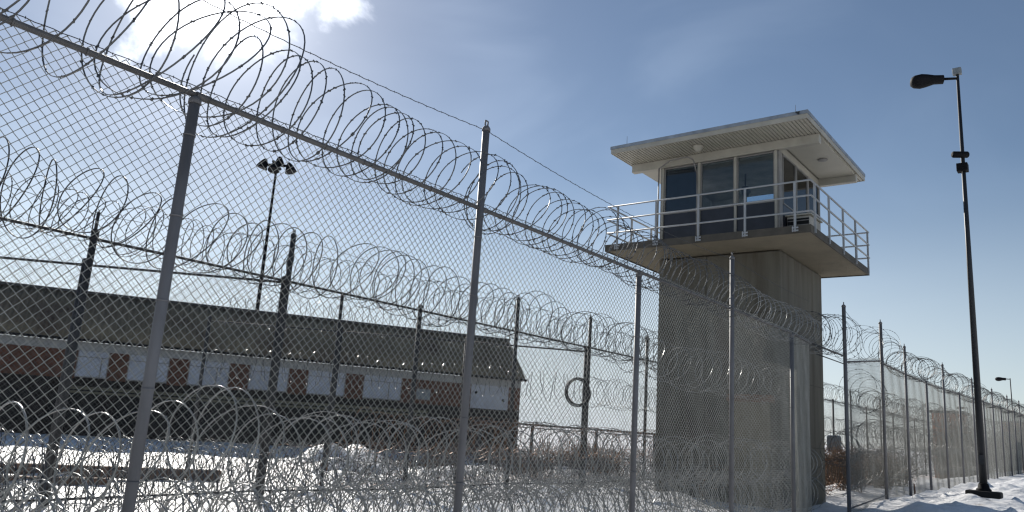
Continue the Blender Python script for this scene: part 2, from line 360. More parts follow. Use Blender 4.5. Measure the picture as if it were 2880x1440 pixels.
# ------------------------------------------------------------ chain-link fences
def fence(label, posts, me, m_post, group='chain link fences', railr=.021, postr=.037, rails=('top',), zoff=.02, railside=0.0, strands=True, mesh_to=None, skip_last_mesh=False, wireoff=.045):
    """posts: list of (x, y, rail_z, top_z, base_z)"""
    P0 = posts[0]
    root = thing('chain_link_fence', (P0[0], P0[1], P0[4]), label, 'fence', group)
    for (x, y, rz, tz, bz) in posts:
        if 0 < tz-rz < .02: continue
        b = MB(); b.tube((x, y, bz-.15), (x, y, tz), postr, n=14)
        b.lathe((x, y, tz-.012), (0, 0, 1), [(0, postr+.006), (.03, postr+.006), (.055, postr*.7), (.065, .002)], 14)
        if tz > rz+.3:   # wire loop eye on the cap
            b.tube((x, y-.02, tz+.05), (x, y-.02, tz+.10), .008, n=6); b.tube((x, y+.02, tz+.05), (x, y+.02, tz+.10), .008, n=6); b.tube((x, y-.02, tz+.10), (x, y+.02, tz+.10), .008, n=6)
        for zz in np.linspace(bz+.5, rz-.3, 6):
            b.tube((x, y, zz), (x, y, zz+.014), postr+.004, n=14)
        b.build('post', M['post'] if m_post is M['galv'] else m_post, root, smooth=True)
    for i, (a, c) in enumerate(zip(posts[:-1], posts[1:])):
        b = MB(); b.tube((a[0]+railside, a[1], a[2]), (c[0]+railside, c[1], c[2]), railr, n=12)
        b.tube((a[0]+railside, a[1], a[2]), tuple(np.array((a[0]+railside, a[1], a[2]))+(np.array((c[0], c[1], c[2]))-np.array(a[:3]))*.03), railr+.006, n=12)
        if math.hypot(a[0], a[1]) < 30:   # tie wires
            for u in np.linspace(.1, .9, 7):
                pc = Vector(a[:3]).lerp(Vector(c[:3]), float(u)); dd = (Vector(c[:3])-Vector(a[:3])).normalized()
                b.tube(pc-dd*.006, pc+dd*.006, railr+.005, n=8)
                b.tube(pc+Vector((wireoff, 0, 0)), pc+Vector((0, 0, -.03)), .003, n=4)
        b.build('top_rail', m_post, root, smooth=True)
        if 'bottom' in rails:
            b = MB(); b.tube((a[0], a[1], a[4]+.12), (c[0], c[1], c[4]+.12), railr*.8, n=8); b.build('bottom_rail', m_post, root, smooth=True)
        d = np.array([c[0]-a[0], c[1]-a[1], c[2]-a[2]]); L = math.hypot(d[0], d[1])
        if me is None or (skip_last_mesh and i == len(posts)-2): continue
        o = bpy.data.objects.new('mesh_panel', me); COL.objects.link(o); o.parent = root
        hgt = 3.72 if me is ME_NEAR else 3.62
        z0 = a[2]+.07-hgt
        nrm = np.array([d[1], -d[0]])/L*wireoff
        o.matrix_parent_inverse = Matrix.Translation(-root.location)
        sh = Matrix.Identity(4)
        slope = d[2]/L
        if abs(slope) > .015:   # rising bay: its own sheared mesh
            me2 = me.copy(); co = np.empty(len(me2.vertices)*3, np.float32); me2.vertices.foreach_get('co', co); co = co.reshape(-1, 3)
            co[:, 2] += co[:, 1]*slope*L/BAY; me2.vertices.foreach_set('co', co.ravel()); me2.update(); o.data = me2; slope = 0
        rot = Matrix.Rotation(math.atan2(-d[0], d[1]), 4, 'Z') @ Matrix.Rotation(math.atan(slope), 4, 'X')
        o.matrix_basis = Matrix.Translation((a[0]+nrm[0], a[1]+nrm[1], z0)) @ rot @ Matrix.Diagonal((1, L/BAY, 1, 1))
    return root

FX = -4.81
near_y = [-6.8, -3.7, -.6, 2.494, 5.534, 8.789, 11.924, 14.857]
near_top = [3.60, 3.60, 4.47, 3.60, 4.475, 3.60, 4.49, 3.60]
posts = [(FX, y, 3.655, t, h1(FX, y)) for y, t in zip(near_y, near_top)]
posts.append((FX, 16.05, 3.60, 3.61, h1(FX, 16.05)))
F1 = fence('tall grey chain link fence running up to the guard tower', posts, ME_NEAR, M['galv'], wireoff=-.042)
strand([(FX, -.6, 4.47), (FX, 2.6, 4.34), (FX, 5.534, 4.475), (FX, 8.8, 4.36), (FX, 11.924, 4.49), (FX, 16.0, 4.45)], .0035, .03, 1, 'barbed_strand', M['galv_dark'], F1)
strand([(FX-.042, y, 3.735) for y in near_y]+[(FX-.042, 16.05, 3.68)], .0032, .01, 2, 'tension_wire', M['galv_dark'], F1)

gp = [(FX, 18.57, 3.475, 4.75, .15), (FX, 22.11, 3.86, 4.86, h1(FX, 22.11)-.02)]
F2 = fence('short chain link section between the two tallest posts right of the tower', gp, ME_NEAR, M['galv'], postr=.042, rails=('top', 'bottom'), wireoff=-.042)
b = MB(); b.tube((FX, 16.05, 3.60), (FX, 18.57, 3.60), .02); b.tube((FX, 18.57, 3.42), (FX, 16.4, 3.42), .012); b.build('top_rail', M['galv_dark'], F2, smooth=True)
strand([(FX, 18.57, 4.7), (FX, 20.3, 4.45), (FX, 22.11, 4.6)], .0045, .05, 3, 'barbed_strand', M['galv_dark'], F2)

fy = [22.11, 25.0, 28.1, 31.3, 34.7, 38.3]; fz = [3.80, 3.77, 3.76, 3.80, 3.86, 3.92]; ft = [3.8, 4.56, 3.8, 4.65, 3.9, 4.74]
y = 38.3
k = 0
while y < 112:
    y += 3.3; k += 1
    rz = float(np.interp(y, [38.3, 61, 115], [3.92, 4.33, 5.0])); fy.append(y); fz.append(rz); ft.append(rz+(.75 if k % 2 == 0 else .05))
posts = [(FX, yy, z, t, h1(FX, yy)-.02) for yy, z, t in zip(fy, fz, ft)]
F3 = fence('long chain link fence receding beyond the tower and behind the street lamp', posts, ME_NEAR, M['galv'], wireoff=-.042)
strand([(FX-.042, yy, z+.08) for yy, z in zip(fy, fz)], .004, .0, 4, 'tension_wire', M['galv_dark'], F3, twist=.2)

IX = -10.6
iy = [-4.9, -1.8, 1.32, 4.43, 7.54, 10.65, 13.76, 16.87, 19.98, 23.09, 26.2, 29.3, 32.4, 35.5, 38.6, 41.7, 44.8, 47.9, 51, 54.1, 57.2, 60.3]
it = [4.4, 3.7, 4.4, 3.74, 4.42, 3.72, 4.38, 4.40, 4.28, 4.3, 3.7, 4.3, 3.7, 4.3, 3.7, 4.3, 3.7, 4.3, 3.7, 4.3, 3.7, 4.3]
posts = [(IX, yy, 3.65, t, h1(IX, yy)) for yy, t in zip(iy, it)]
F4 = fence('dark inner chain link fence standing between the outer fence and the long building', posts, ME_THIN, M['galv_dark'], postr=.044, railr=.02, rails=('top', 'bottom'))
b = MB(); b.tube((IX, 4.43, 3.7), (IX, 4.43, 4.02), .022); b.build('post_extension', M['galv_dark'], F4, smooth=True)
b = MB(); b.tube((IX, 8.7, .1), (IX, 8.7, 3.62), .03); b.build('post', M['galv_dark'], F4, smooth=True)
strand([(IX, yy, max(t, 4.0)-.02) for yy, t in zip(iy, it) if t > 3.72], .004, .06, 5, 'barbed_strand', M['galv_dark'], F4, twist=.12)

d1 = Vector((-.69, -.72, 0)).normalized()
posts = []
for k in range(5):
    p = Vector((IX-.1, 7.54, 0))+d1*(3.1*k); posts.append((p.x, p.y, 3.64, 3.70, h1(p.x, p.y)))
F5 = fence('cross fence leaving the thick inner post toward the left end of the building', posts, ME_THIN, M['galv_dark'], postr=.042, railr=.02)
d2 = Vector((-.68, -.73, 0)).normalized()
posts = []
for k in range(4):
    p = Vector((IX-.1, 16.87, 0))+d2*(3.1*k); posts.append((p.x, p.y, 3.55, 3.62, h1(p.x, p.y)))
F6 = fence('cross fence leaving the inner post that carries the hanging wire roll', posts, ME_THIN, M['galv_dark'], postr=.042, railr=.02)

# low rail fence far behind, right of the building
lf = thing('low_rail_fence', (-20.6, 28, 0), 'low dark rail fence on the snow right of the long building', 'fence')
q0, q1 = Vector((-21.6, 25.6, 0)), Vector((-17.3, 33.9, 0))
b = MB(); b.tube(q0+Vector((0, 0, 1.66)), q1+Vector((0, 0, 1.58)), .045, n=8); b.tube(q0+Vector((0, 0, 1.52)), q1+Vector((0, 0, 1.45)), .02, n=6); b.build('top_rail', M['galv_dark'], lf, smooth=True)
for u in (.02, .29, .64, .98):
    p = q0.lerp(q1, u); b = MB(); b.tube(p, p+Vector((0, 0, 1.66-.08*u)), .07, n=8); b.build('post', M['galv_dark'], lf, smooth=True)

# ------------------------------------------------------------ razor wire
g = 'coils of razor wire'
coil('razor_wire_coil', (FX, -1.6, 3.98), (FX, 2.9, 3.92), .43, .17, 11, M['razor'], 'loose ragged razor wire coil on the outer fence top left of its short post', seg=44, rvar=.17, tilt=1.0, wob=.9, zjit=.05, barb=.1)
coil('razor_wire_coil', (FX, 2.6, 3.86), (FX, 5.5, 3.84), .36, .17, 12, M['razor'], 'razor wire coil on the outer fence top between the short post and tall post', seg=44, rvar=.07, tilt=.5, barb=.1)
coil('razor_wire_coil', (FX, 5.55, 3.82), (FX, 11.9, 3.84), .34, .165, 13, M['razor'], 'razor wire coil on the outer fence top just left of the tower', seg=44, rvar=.05, tilt=.3, barb=.1)
coil('razor_wire_coil', (FX, 11.95, 3.80), (FX, 16.3, 3.78), .33, .2, 14, M['razor_lit'], 'glinting razor wire coil on the outer fence top in front of the concrete shaft', seg=44, rvar=.07, tilt=.4, barb=.1)
coil('razor_wire_coil', (FX-.1, 16.2, 3.85), (FX-.05, 18.55, 4.1), .42, .16, 15, M['razor_dull'], 'packed razor wire coil between the tower shaft and the first tallest post', rvar=.08)
coil('razor_wire_coil', (FX, 18.7, 3.9), (FX, 22.0, 4.2), .42, .55, 16, M['razor_dull'], 'stretched thin razor wire coil above the short section between the tallest posts', rvar=.15, tilt=.8)
coil('razor_wire_coil', (FX-.15, 19.8, 2.9), (FX-.1, 22.0, 3.0), .48, .55, 17, M['razor_dull'], 'few wide razor loops hanging on the short section between the tallest posts', rvar=.1)
coil('razor_wire_coil', (FX, 22.2, 4.22), (FX, 40, 4.35), .36, .22, 18, M['razor_dull'], 'dense razor wire coil on top of the far fence, part left of the street lamp', seg=26, sides=3, rvar=.1, sag=.22, bay=6.3, ra=.005, rb=.008, barb=.15)
coil('razor_wire_coil', (FX, 40, 4.35), (FX, 110, 5.3), .36, .25, 19, M['razor_dull'], 'dense razor wire coil on top of the far fence, part right of the street lamp', seg=16, sides=3, rvar=.1, sag=.18, bay=6.6, ra=.007, rb=.011, barb=0)
coil('razor_wire_coil', (FX-.45, 9.3, 2.74), (FX-.45, 16.3, 2.74), .33, .34, 20, M['razor_lit'], 'glinting razor wire coil at mid height in front of the tower shaft', rvar=.1, tilt=.3, sag=.1)
coil('razor_wire_coil', (FX-.45, 22.2, 2.9), (FX-.45, 100, 3.7), .34, .27, 21, M['razor_dull'], 'razor wire coil running at mid height inside the far fence', seg=18, sides=3, rvar=.1, sag=.15, ra=.005, rb=.008, barb=.25)
ext = [(-.45, 1.12, .35, .21, 22, 'topmost lower coil of razor wire leaning on the inside of the outer fence'),
       (-.42, .52, .36, .2, 23, 'middle coil of razor wire low against the inside of the outer fence'),
       (-1.15, .42, .38, .26, 24, 'coil of razor wire lying on the snow just inside the outer fence'),
       (-1.9, .40, .38, .36, 25, 'second razor wire coil on the snow inside the outer fence')]
for dx, z, r, pt, s, lab in ext:
    coil('razor_wire_coil', (FX+dx, -2, z), (FX+dx, 16.8, z), r, pt, s, M['razor_lit'], lab, rvar=.1, tilt=.55, zjit=.04, ground=True, seg=36, ra=.0045, rb=.0085)
for dx, z, s, lab in ((-.45, 1.5, 31, 'upper of the two low razor wire coils inside the far fence'), (-.5, .75, 32, 'lower of the two low razor wire coils inside the far fence')):
    coil('razor_wire_coil', (FX+dx, 19.3, z), (FX+dx, 95, z), .37, .25, s, M['razor_dull'], lab, rvar=.12, tilt=.4, zjit=.05, ground=True, seg=18, sides=3, ra=.0055, rb=.009, barb=.25)
coil('razor_wire_coil', (IX, -2, 4.08), (IX, 24, 4.02), .52, .36, 41, M['galv_dark'], 'very wide razor wire coil on top of the inner fence', seg=44, rvar=.12, tilt=.35, zjit=.05, ra=.0065, rb=.010)
coil('razor_wire_coil', (IX-.05, -2, 3.88), (IX-.05, 24, 3.88), .36, .21, 42, M['galv_dark'], 'smaller tight razor wire coil nested inside the wide one on the inner fence', rvar=.1, tilt=.4, seg=30, zjit=.04)
coil('razor_wire_coil', (IX, 24, 3.98), (IX, 60, 3.98), .42, .3, 43, M['razor_dull'], 'distant razor wire coil on the inner fence seen right of the tower', seg=20, sides=3, ra=.006, rb=.009, barb=.25)
coil('razor_wire_coil', (IX-.1, 16.9, 2.55), (IX-.1, 58, 2.5), .35, .26, 44, M['razor_dull'], 'razor wire coil at mid height along the far half of the inner fence', seg=22, sides=3, ra=.005, rb=.008, barb=.2)
coil('razor_wire_coil', (IX-.2, 16.8, 2.62), (IX-.2+d2.x*9, 16.8+d2.y*9, 2.6), .36, .27, 45, M['razor_dull'], 'razor wire coil at mid height on the cross fence left of the hanging roll', seg=26, sides=3, barb=.2)
coil('razor_wire_coil', (IX-.2, 16.8, 3.9), (IX-.2+d2.x*9, 16.8+d2.y*9, 3.85), .36, .27, 46, M['razor_dull'], 'razor wire coil on top of the cross fence left of the hanging roll', seg=26, sides=3, barb=.2)
for dx, z, r, s, y0, y1, mm, lab in ((.5, .40, .38, 51, -2, 24, 'razor', 'razor wire coil on the snow along the near side of the inner fence'),
                                (1.25, .38, .36, 52, -2, 17, 'razor', 'razor wire coil on the snow in the middle of the gap between the two fences'),
                                (-.7, .42, .40, 53, -1, 24, 'razor_dull', 'razor wire coil on the snow just behind the inner fence'),
                                (-.7, 1.1, .36, 54, 10, 24, 'razor_rust', 'rusty razor wire coil stacked behind the inner fence near the tower'),
                                (.45, 1.05, .36, 55, 12, 26, 'razor_rust', 'rusty razor wire coil stacked before the inner fence near the tower'),
                                (-1.5, .42, .40, 56, 9, 30, 'razor_rust', 'rusty razor wire coil lying farthest behind the inner fence')):
    coil('razor_wire_coil', (IX+dx, y0, z), (IX+dx, y1, z), r, .22, s, M[mm], lab, rvar=.09, tilt=.3, zjit=.05, ground=True, seg=28, sides=3, barb=.16)
for x, z, s, y0, y1, mm, lab in ((-7.2, .5, 61, 17, 34, 'razor_rust', 'tangled rusty razor wire heap on the snow right of the tower foot'),
                             (-6.4, .5, 62, 20.8, 32, 'razor_rust', 'tangled rusty razor wire heap close behind the tallest posts'),
                             (-8.6, .9, 63, 21, 36, 'razor_rust', 'tangled rusty razor wire heap between both fences beyond the tower')):
    coil('razor_wire_heap', (x, y0, z), (x, y1, z), .5, .16, s, M[mm], lab, rvar=.22, tilt=1.2, zjit=.14, ground=True, seg=24, sides=3, barb=.14, group='heaps of rusty razor wire')
for x, z, s, y0, y1, mm, lab in ((-7.6, .42, 81, -1, 19, 'razor', 'third razor wire coil on the snow inside the outer fence'),
                             (-8.5, .42, 82, -1, 24, 'razor_dull', 'fourth razor wire coil on the snow inside the outer fence'),
                             (-12.9, .42, 83, 2, 30, 'razor_dull', 'razor wire coil on the open snow beyond the inner fence'),
                             (-14.3, .42, 84, 3, 33, 'razor_dull', 'farthest razor wire coil on the open snow before the long building')):
    coil('razor_wire_coil', (x, y0, z), (x, y1, z), .4, .2, s, M[mm], lab, rvar=.10, tilt=.3, zjit=.05, ground=True, seg=26, sides=3, barb=.16)
# tight roll hanging on the inner fence post
rg = np.random.default_rng(71); th = np.linspace(0, 14*2*np.pi, 14*40)
cx = Vector((IX+.08, 16.75, 2.50)); vdir = Vector((.62, -.30, 0)).normalized(); sdir = Vector((-vdir.y, vdir.x, 0))
R = .33+.022*np.sin(th*.37)+.02*np.interp(th, np.linspace(0, th[-1], 40), rg.normal(0, 1, 40))
off = .04*np.sin(th*.23)
ctr = np.array(cx)-np.array(sdir)*-.0+np.array((-.16, -.2, 0))
P = ctr+np.array(sdir)*(np.cos(th)*R)[:, None]+np.array((0, 0, 1.))*(np.sin(th)*R)[:, None]+np.array(vdir)*off[:, None]
rad = np.array(sdir)*np.cos(th)[:, None]+np.array((0, 0, 1.))*np.sin(th)[:, None]
V, F, *_ = tubes(P[None], rad[None], .0075, .010, 4)
tag(link('wire_roll', np_mesh('wire_roll', V, F), M['galv_dark']), 'tight dark roll of wire hanging from an inner fence post', 'wire roll')

# ------------------------------------------------------------ guard tower
TW = thing('guard_tower', (-7.45, 19.1, .1), 'concrete guard tower with glazed cabin, balcony railing and flat white roof', 'guard tower')
b = MB(); b.box(-9.0, -5.9, 17.5, 20.7, -.3, 5.96); b.build('shaft', M['concrete'], TW, bevel=.03)
for z_ in (1.5, 3.0, 4.5):
    b = MB(); b.box(-9.006, -5.894, 17.494, 20.706, z_, z_+.018); b.build('form_joint', M['slab_edge'], TW)
b = MB()
b.box(-7.95, -7.72, 17.47, 17.499, .2, 5.95)
b.build('pilaster', M['concrete'], TW, bevel=.01)
b = MB(); b.box(-9.8, -4.83, 16.2, 21.05, 5.985, 6.14)
b.build('balcony_slab', M['concrete_pale'], TW, bevel=.012)
b = MB()
for (x0, x1, y0, y1) in ((-9.83, -4.80, 16.17, 16.197), (-9.83, -4.80, 21.053, 21.08), (-9.83, -9.803, 16.2, 21.05), (-4.827, -4.80, 16.2, 21.05)):
    b.box(x0, x1, y0, y1, 5.965, 6.135)
b.build('slab_edge', M['slab_edge'], TW)
b = MB(); b.box(-7.06, -6.15, 17.455, 17.499, .1, 2.45); dr = b.build('door', M['concrete_pale'], TW)
b = MB(); b.box(-7.16, -6.05, 17.44, 17.498, 2.452, 2.62); b.build('lintel', M['timber'], dr)
# cabin
ZB, ZS, ZT = 6.14, 7.18, 8.40
cabin_floor = MB(); cabin_floor.box(-8.95, -5.95, 17.56, 20.64, 6.142, 6.17); cabin_floor.build('cabin_floor', M['dark_panel'], TW)
b = MB(); b.box(-8.99, -5.9, 17.48, 20.72, 8.42, 8.60); b.build('header', M['white_paint'], TW, bevel=.008)
b = MB(); b.box(-8.9, -5.99, 17.6, 20.6, 8.36, 8.415); b.build('ceiling', M['inside'], TW)
FXs = [-8.94, -7.925, -6.975, -5.98]
for i in range(3):
    x0, x1 = FXs[i]+.03, FXs[i+1]-.03
    w = MB()
    w.ring(x0+.001, x1-.001, ZS-.028, ZT+.015, .035, 17.5, 17.54)
    w = w.build('window_frame', M['frame_grey'], TW)
    p = MB(); p.box(x0+.03, x1-.03, 17.52, 17.524, ZS, ZT-.015); p.build('glass', M['glass'], w)
    p = MB(); p.box(x0, x1, 17.51, 17.55, ZB+.002, ZS-.03); p.build('lower_panel', M['dark_panel'], TW)
for x in FXs:
    b = MB(); b.box(x-.03, x+.03, 17.46, 17.54, ZB+.002, ZT+.018); b.build('mullion', M['white_paint'], TW, bevel=.005)
b = MB(); b.box(-8.93, -7.96, 17.56, 17.575, ZS+.02, ZT-.05); b.build('blind', M['dark_panel'], TW)
b = MB(); b.box(-5.955, -5.90, 17.5, 17.72, ZB+.002, ZT+.015); b.build('corner_post', M['frame_grey'], TW, bevel=.005)
b = MB(); b.box(-8.99, -8.972, 17.47, 17.56, ZB+.002, ZT+.015); b.build('corner_post', M['frame_grey'], TW)
sy = [17.74, 18.75, 19.7, 20.66]
for i in range(3):
    y0, y1 = sy[i]+.03, sy[i+1]-.03
    w = MB(); zb = ZS if i != 2 else ZB+.08
    w.ring(y0+.001, y1-.001, zb-.028, ZT+.015, .035, -5.94, -5.90, 'y')
    w = w.build('window_frame', M['frame_grey'], TW)
    p = MB(); p.box(-5.925, -5.921, y0+.03, y1-.03, zb, ZT-.015); p.build('glass', M['glass'], w)
    if zb > 6.5:
        p = MB(); p.box(-5.95, -5.91, y0, y1, ZB+.002, zb-.03); p.build('lower_panel', M['dark_panel'], TW)
for y_ in sy[1:]:
    b = MB(); b.box(-5.95, -5.89, y_-.03, y_+.03, ZB+.002, ZT+.015); b.build('mullion', M['frame_grey'], TW)
# back and left walls, each with openings so that the sky shows through
for nm, boxes in (('back_wall', [(-8.95, -7.9, 20.62, 20.66, ZB, ZT), (-7.9, -7.0, 20.62, 20.66, ZB, ZS), (-7.0, -6.25, 20.62, 20.66, ZB, ZT), (-6.25, -5.95, 20.62, 20.66, ZB, ZS)]),
                  ('side_wall', [(-8.98, -8.94, 17.57, 20.66, ZB, ZS), (-8.98, -8.94, 17.57, 18.3, ZS, ZT), (-8.98, -8.94, 19.6, 20.66, ZS, ZT)])):
    b = MB()
    for bx_ in boxes: b.box(bx_[0], bx_[1], bx_[2], bx_[3], bx_[4]+.004, bx_[5]+.012)
    b.build(nm, M['inside'], TW)
b = MB(); b.box(-7.9, -7.0, 20.63, 20.64, ZS+.01, ZT); b.box(-6.25, -5.97, 20.63, 20.64, ZS+.01, ZT); b.build('back_glass', M['glass'], TW)
b = MB(); b.lathe((-7.15, 18.6, 8.34), (0, 0, -1), [(0, .02), (.34, .02), (.36, .1), (.5, .13), (.6, .07)], 12); b.build('hanging_lamp', M['dark_panel'], TW, smooth=True)
b = MB(); b.box(-6.95, -6.05, 18.2, 18.9, 7.24, 7.27); b.box(-8.0, -7.2, 19.2, 19.8, 6.9, 7.6); b.build('desk', M['frame_grey'], TW)
# roof
RX0, RX1, RY0, RY1 = -9.88, -4.92, 16.42, 21.35
b = MB()
b.box(RX0, RX1, RY0, RY1, 8.70, 8.80)
roof = b.build('roof', M['roof_edge'], TW, bevel=.01)
b = MB()
for (x0, x1, y0, y1) in ((RX0-.02, RX1+.02, RY0-.02, RY0), (RX0-.02, RX1+.02, RY1, RY1+.02), (RX0-.02, RX0, RY0+.002, RY1-.002), (RX1, RX1+.02, RY0+.002, RY1-.002)):
    b.box(x0, x1, y0, y1, 8.635, 8.76)
b.build('fascia', M['white_paint'], roof)
b = MB()
for (x0, x1, y0, y1) in ((RX0-.035, RX1+.035, RY0-.035, RY0-.021), (RX1+.021, RX1+.035, RY0-.02, RY1+.02), (RX0-.035, RX0-.021, RY0-.02, RY1+.02)):
    b.box(x0, x1, y0, y1, 8.745, 8.83)
b.build('drip_edge', M['roof_edge'], roof)
# ribbed soffit: ribs run across the front overhang
b = MB(); nr = 58; wv = (RX1-RX0-.01)/nr
for i in range(nr):
    x0 = RX0+.005+i*wv
    b.box(x0, x0+wv*.72, RY0+.005, RY1-.005, 8.645, 8.70)
    b.box(x0+wv*.72, x0+wv, RY0+.005, RY1-.005, 8.668, 8.70)
b.build('soffit', M['soffit'], roof)
for y_ in (17.42, 20.62):
    b = MB(); b.box(-9.84, -4.95, y_, y_+.16, 8.42, 8.643); b.build('roof_beam', M['white_paint'], TW, bevel=.01)
for x0, x1 in ((-5.86, -4.97), (-9.83, -9.0)):
    b = MB(); b.box(x0, x1, 17.6, 20.6, 8.60, 8.643); b.build('side_soffit', M['soffit'], TW)
for p in ((-9.55, 16.6), (-5.25, 16.7)):
    b = MB(); b.tube((p[0], p[1], 8.80), (p[0], p[1], 9.13), .008, .004, 6); b.tube((p[0], p[1], 8.80), (p[0], p[1], 8.84), .025, .02, 8); b.build('lightning_rod', M['frame_grey'], roof)
b = MB(); b.box(-7.9, -7.75, 16.55, 16.7, 8.83, 8.85); b.lathe((-7.7, 16.9, 8.642), (0, 0, -1), [(0, .13), (.04, .13), (.09, .10), (.14, .07), (.17, .01)], 14); b.build('light_fixture', M['white_paint'], TW, smooth=True)
b = MB(); b.lathe((-5.35, 19.1, 8.598), (0, 0, -1), [(0, .12), (.02, .12), (.025, .06)], 14); b.build('vent', M['frame_grey'], TW)
# conduit loop on the front
b = MB(); b.path([(-9.02, 17.40, 6.3), (-9.02, 17.40, 8.40), (-8.6, 17.15, 8.47), (-8.1, 17.12, 8.49), (-7.97, 17.2, 8.42), (-7.95, 17.40, 8.1), (-7.94, 17.40, 6.15)], .018)
b.build('conduit', M['frame_grey'], TW, smooth=True)
# air conditioner on side
b = MB(); b.box(-5.89, -5.35, 17.95, 18.75, 6.30, 6.86)
ac = b.build('air_conditioner', M['inside'], TW, bevel=.02)
b = MB()
b.box(-5.87, -5.37, 17.935, 17.95, 6.36, 6.80); b.build('grille', M['black'], ac)
b = MB()
for k in range(4): b.box(-5.87, -5.37, 17.92, 17.934, 6.40+k*.11, 6.42+k*.11)
b.build('louvre', M['frame_grey'], ac)
b = MB(); b.box(-5.93, -5.30, 17.9, 18.8, 6.865, 6.90); b.build('cover', M['soffit'], ac)
# railing
RLX0, RLX1, RLY0, RLY1 = -9.78, -4.79, 16.17, 21.08
RZ = (6.43, 6.775, 7.115)
rl = MB()
for z in RZ:
    for a_, c_ in (((RLX0, RLY0), (RLX1, RLY0)), ((RLX1, RLY0), (RLX1, RLY1)), ((RLX1, RLY1), (RLX0, RLY1)), ((RLX0, RLY1), (RLX0, RLY0))):
        rl.tube((a_[0], a_[1], z), (c_[0], c_[1], z), .021, n=8)
ral = rl.build('railing', M['rail_paint'], TW, smooth=True)
pp = [(x, RLY0) for x in (-9.49, -8.43, -7.34, -6.23, -5.13)]+[(RLX1, y_) for y_ in (16.43, 17.49, 18.64, 19.75, 20.95)]
pp += [(x, RLY1) for x in (-9.4, -8.3, -7.2, -6.1, -5.1)]+[(RLX0, y_) for y_ in (17.4, 18.5, 19.6, 20.8)]
for x, y_ in pp:
    b = MB(); b.box(x-.021, x+.021, y_-.021, y_+.021, 6.0, 7.11)
    if y_ == RLY0:
        b.box(x-.06, x+.075, y_-.03, y_-.022, 6.0, 6.035); b.box(x-.06, x+.075, y_-.03, y_-.022, 6.065, 6.10)
        b.box(x-.05, x-.03, y_-.05, y_-.031, 5.99, 6.11)
    b.build('railing_post', M['rail_paint'], ral)

# ------------------------------------------------------------ long building
A0 = Vector((-35.0, 12.48, 0)); dv = Vector((.472, .882, 0)).normalized(); nv = Vector((dv.y, -dv.x, 0))
def T(s, o, z): return A0+dv*s+nv*o+Vector((0, 0, z))
Tf = lambda p: T(*p)
BL = thing('long_building', tuple(T(11, 0, 0)), 'long low brick building with ribbed dark roof and a white panel band', 'building')
S0, S1 = -9.0, 22.5
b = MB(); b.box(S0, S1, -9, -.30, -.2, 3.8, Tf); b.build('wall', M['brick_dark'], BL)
# lower wall: near-black piers, and black slabs drawn as the openings' shade
b = MB()
s = S0
while s < S1-.5:
    b.box(s, min(s+.55, S1), -.297, -.05, -.2, 2.28, Tf); s += 2.45
b.box(16.16, S1, -.295, 0, -.2, 2.279, Tf)
b.box(S0, 16.155, -.295, -.02, -.2, .45, Tf)
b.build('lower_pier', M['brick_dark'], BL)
for k, s in enumerate(np.arange(S0+.6, 15.5, 2.45)):
    b = MB(); b.box(s, s+1.8, -.296, -.26, .5, 1.7, Tf); b.build('opening_shade', M['black'], BL)
b = MB(); b.box(1.9, 17.5, -.04, .32, 1.86, 1.98, Tf); b.box(1.9, 17.5, -.04, .26, 1.70, 1.80, Tf); b.build('ledge', M['ledge'], BL)
b = MB(); b.box(S0, S1, -.297, .03, 3.45, 3.80, Tf); b.build('eave_band', M['band'], BL)
panels = [(2.19, 3.38), (4.12, 5.72), (6.51, 8.21), (9.04, 10.79), (11.64, 13.41), (14.26, 16.16)]
for s0, s1 in panels:
    b = MB(); b.box(s0, s1, -.297, -.06, 2.36, 3.448, Tf); w = b.build('window_panel', M['white_panel'], BL)
    b = MB(); b.box(s0, s1, -.058, -.045, 3.18, 3.21, Tf); mid = (s0+s1)/2+.3
    b.box(mid, mid+.05, -.058, -.05, 2.36, 3.178, Tf)
    b.box(s0, s1, -.058, -.02, 2.36, 2.40, Tf); b.box(s0, s0+.04, -.058, -.03, 2.402, 3.44, Tf); b.box(s1-.04, s1, -.058, -.03, 2.402, 3.44, Tf); b.build('window_bars', M['frame_grey'], w)
b = MB(); b.box(19.77, 21.84, -.297, -.03, 1.99, 3.448, Tf); b.build('white_panel', M['white_panel'], BL)
for s0, s1 in [(S0, 2.19), (3.38, 4.12), (5.72, 6.51), (8.21, 9.04), (10.79, 11.64), (13.41, 14.26), (16.16, 19.77), (21.84, S1)]:
    b = MB(); b.box(s0+.002, s1-.002, -.297, -.01, 2.30, 3.446, Tf); b.build('brick_pier', M['brick'], BL)
b = MB(); b.box(16.9, 17.6, -.008, .1, 2.5, 3.0, Tf); b.build('wall_box', M['grey_box'], BL)
for s_, z_ in ((20.05, 3.05), (21.55, 2.75)):
    b = MB(); b.lathe(T(s_, -.03, z_), nv, [(0, .07), (.05, .07), (.10, .03)], 10); b.build('wall_lamp', M['lamp_dark'], BL)
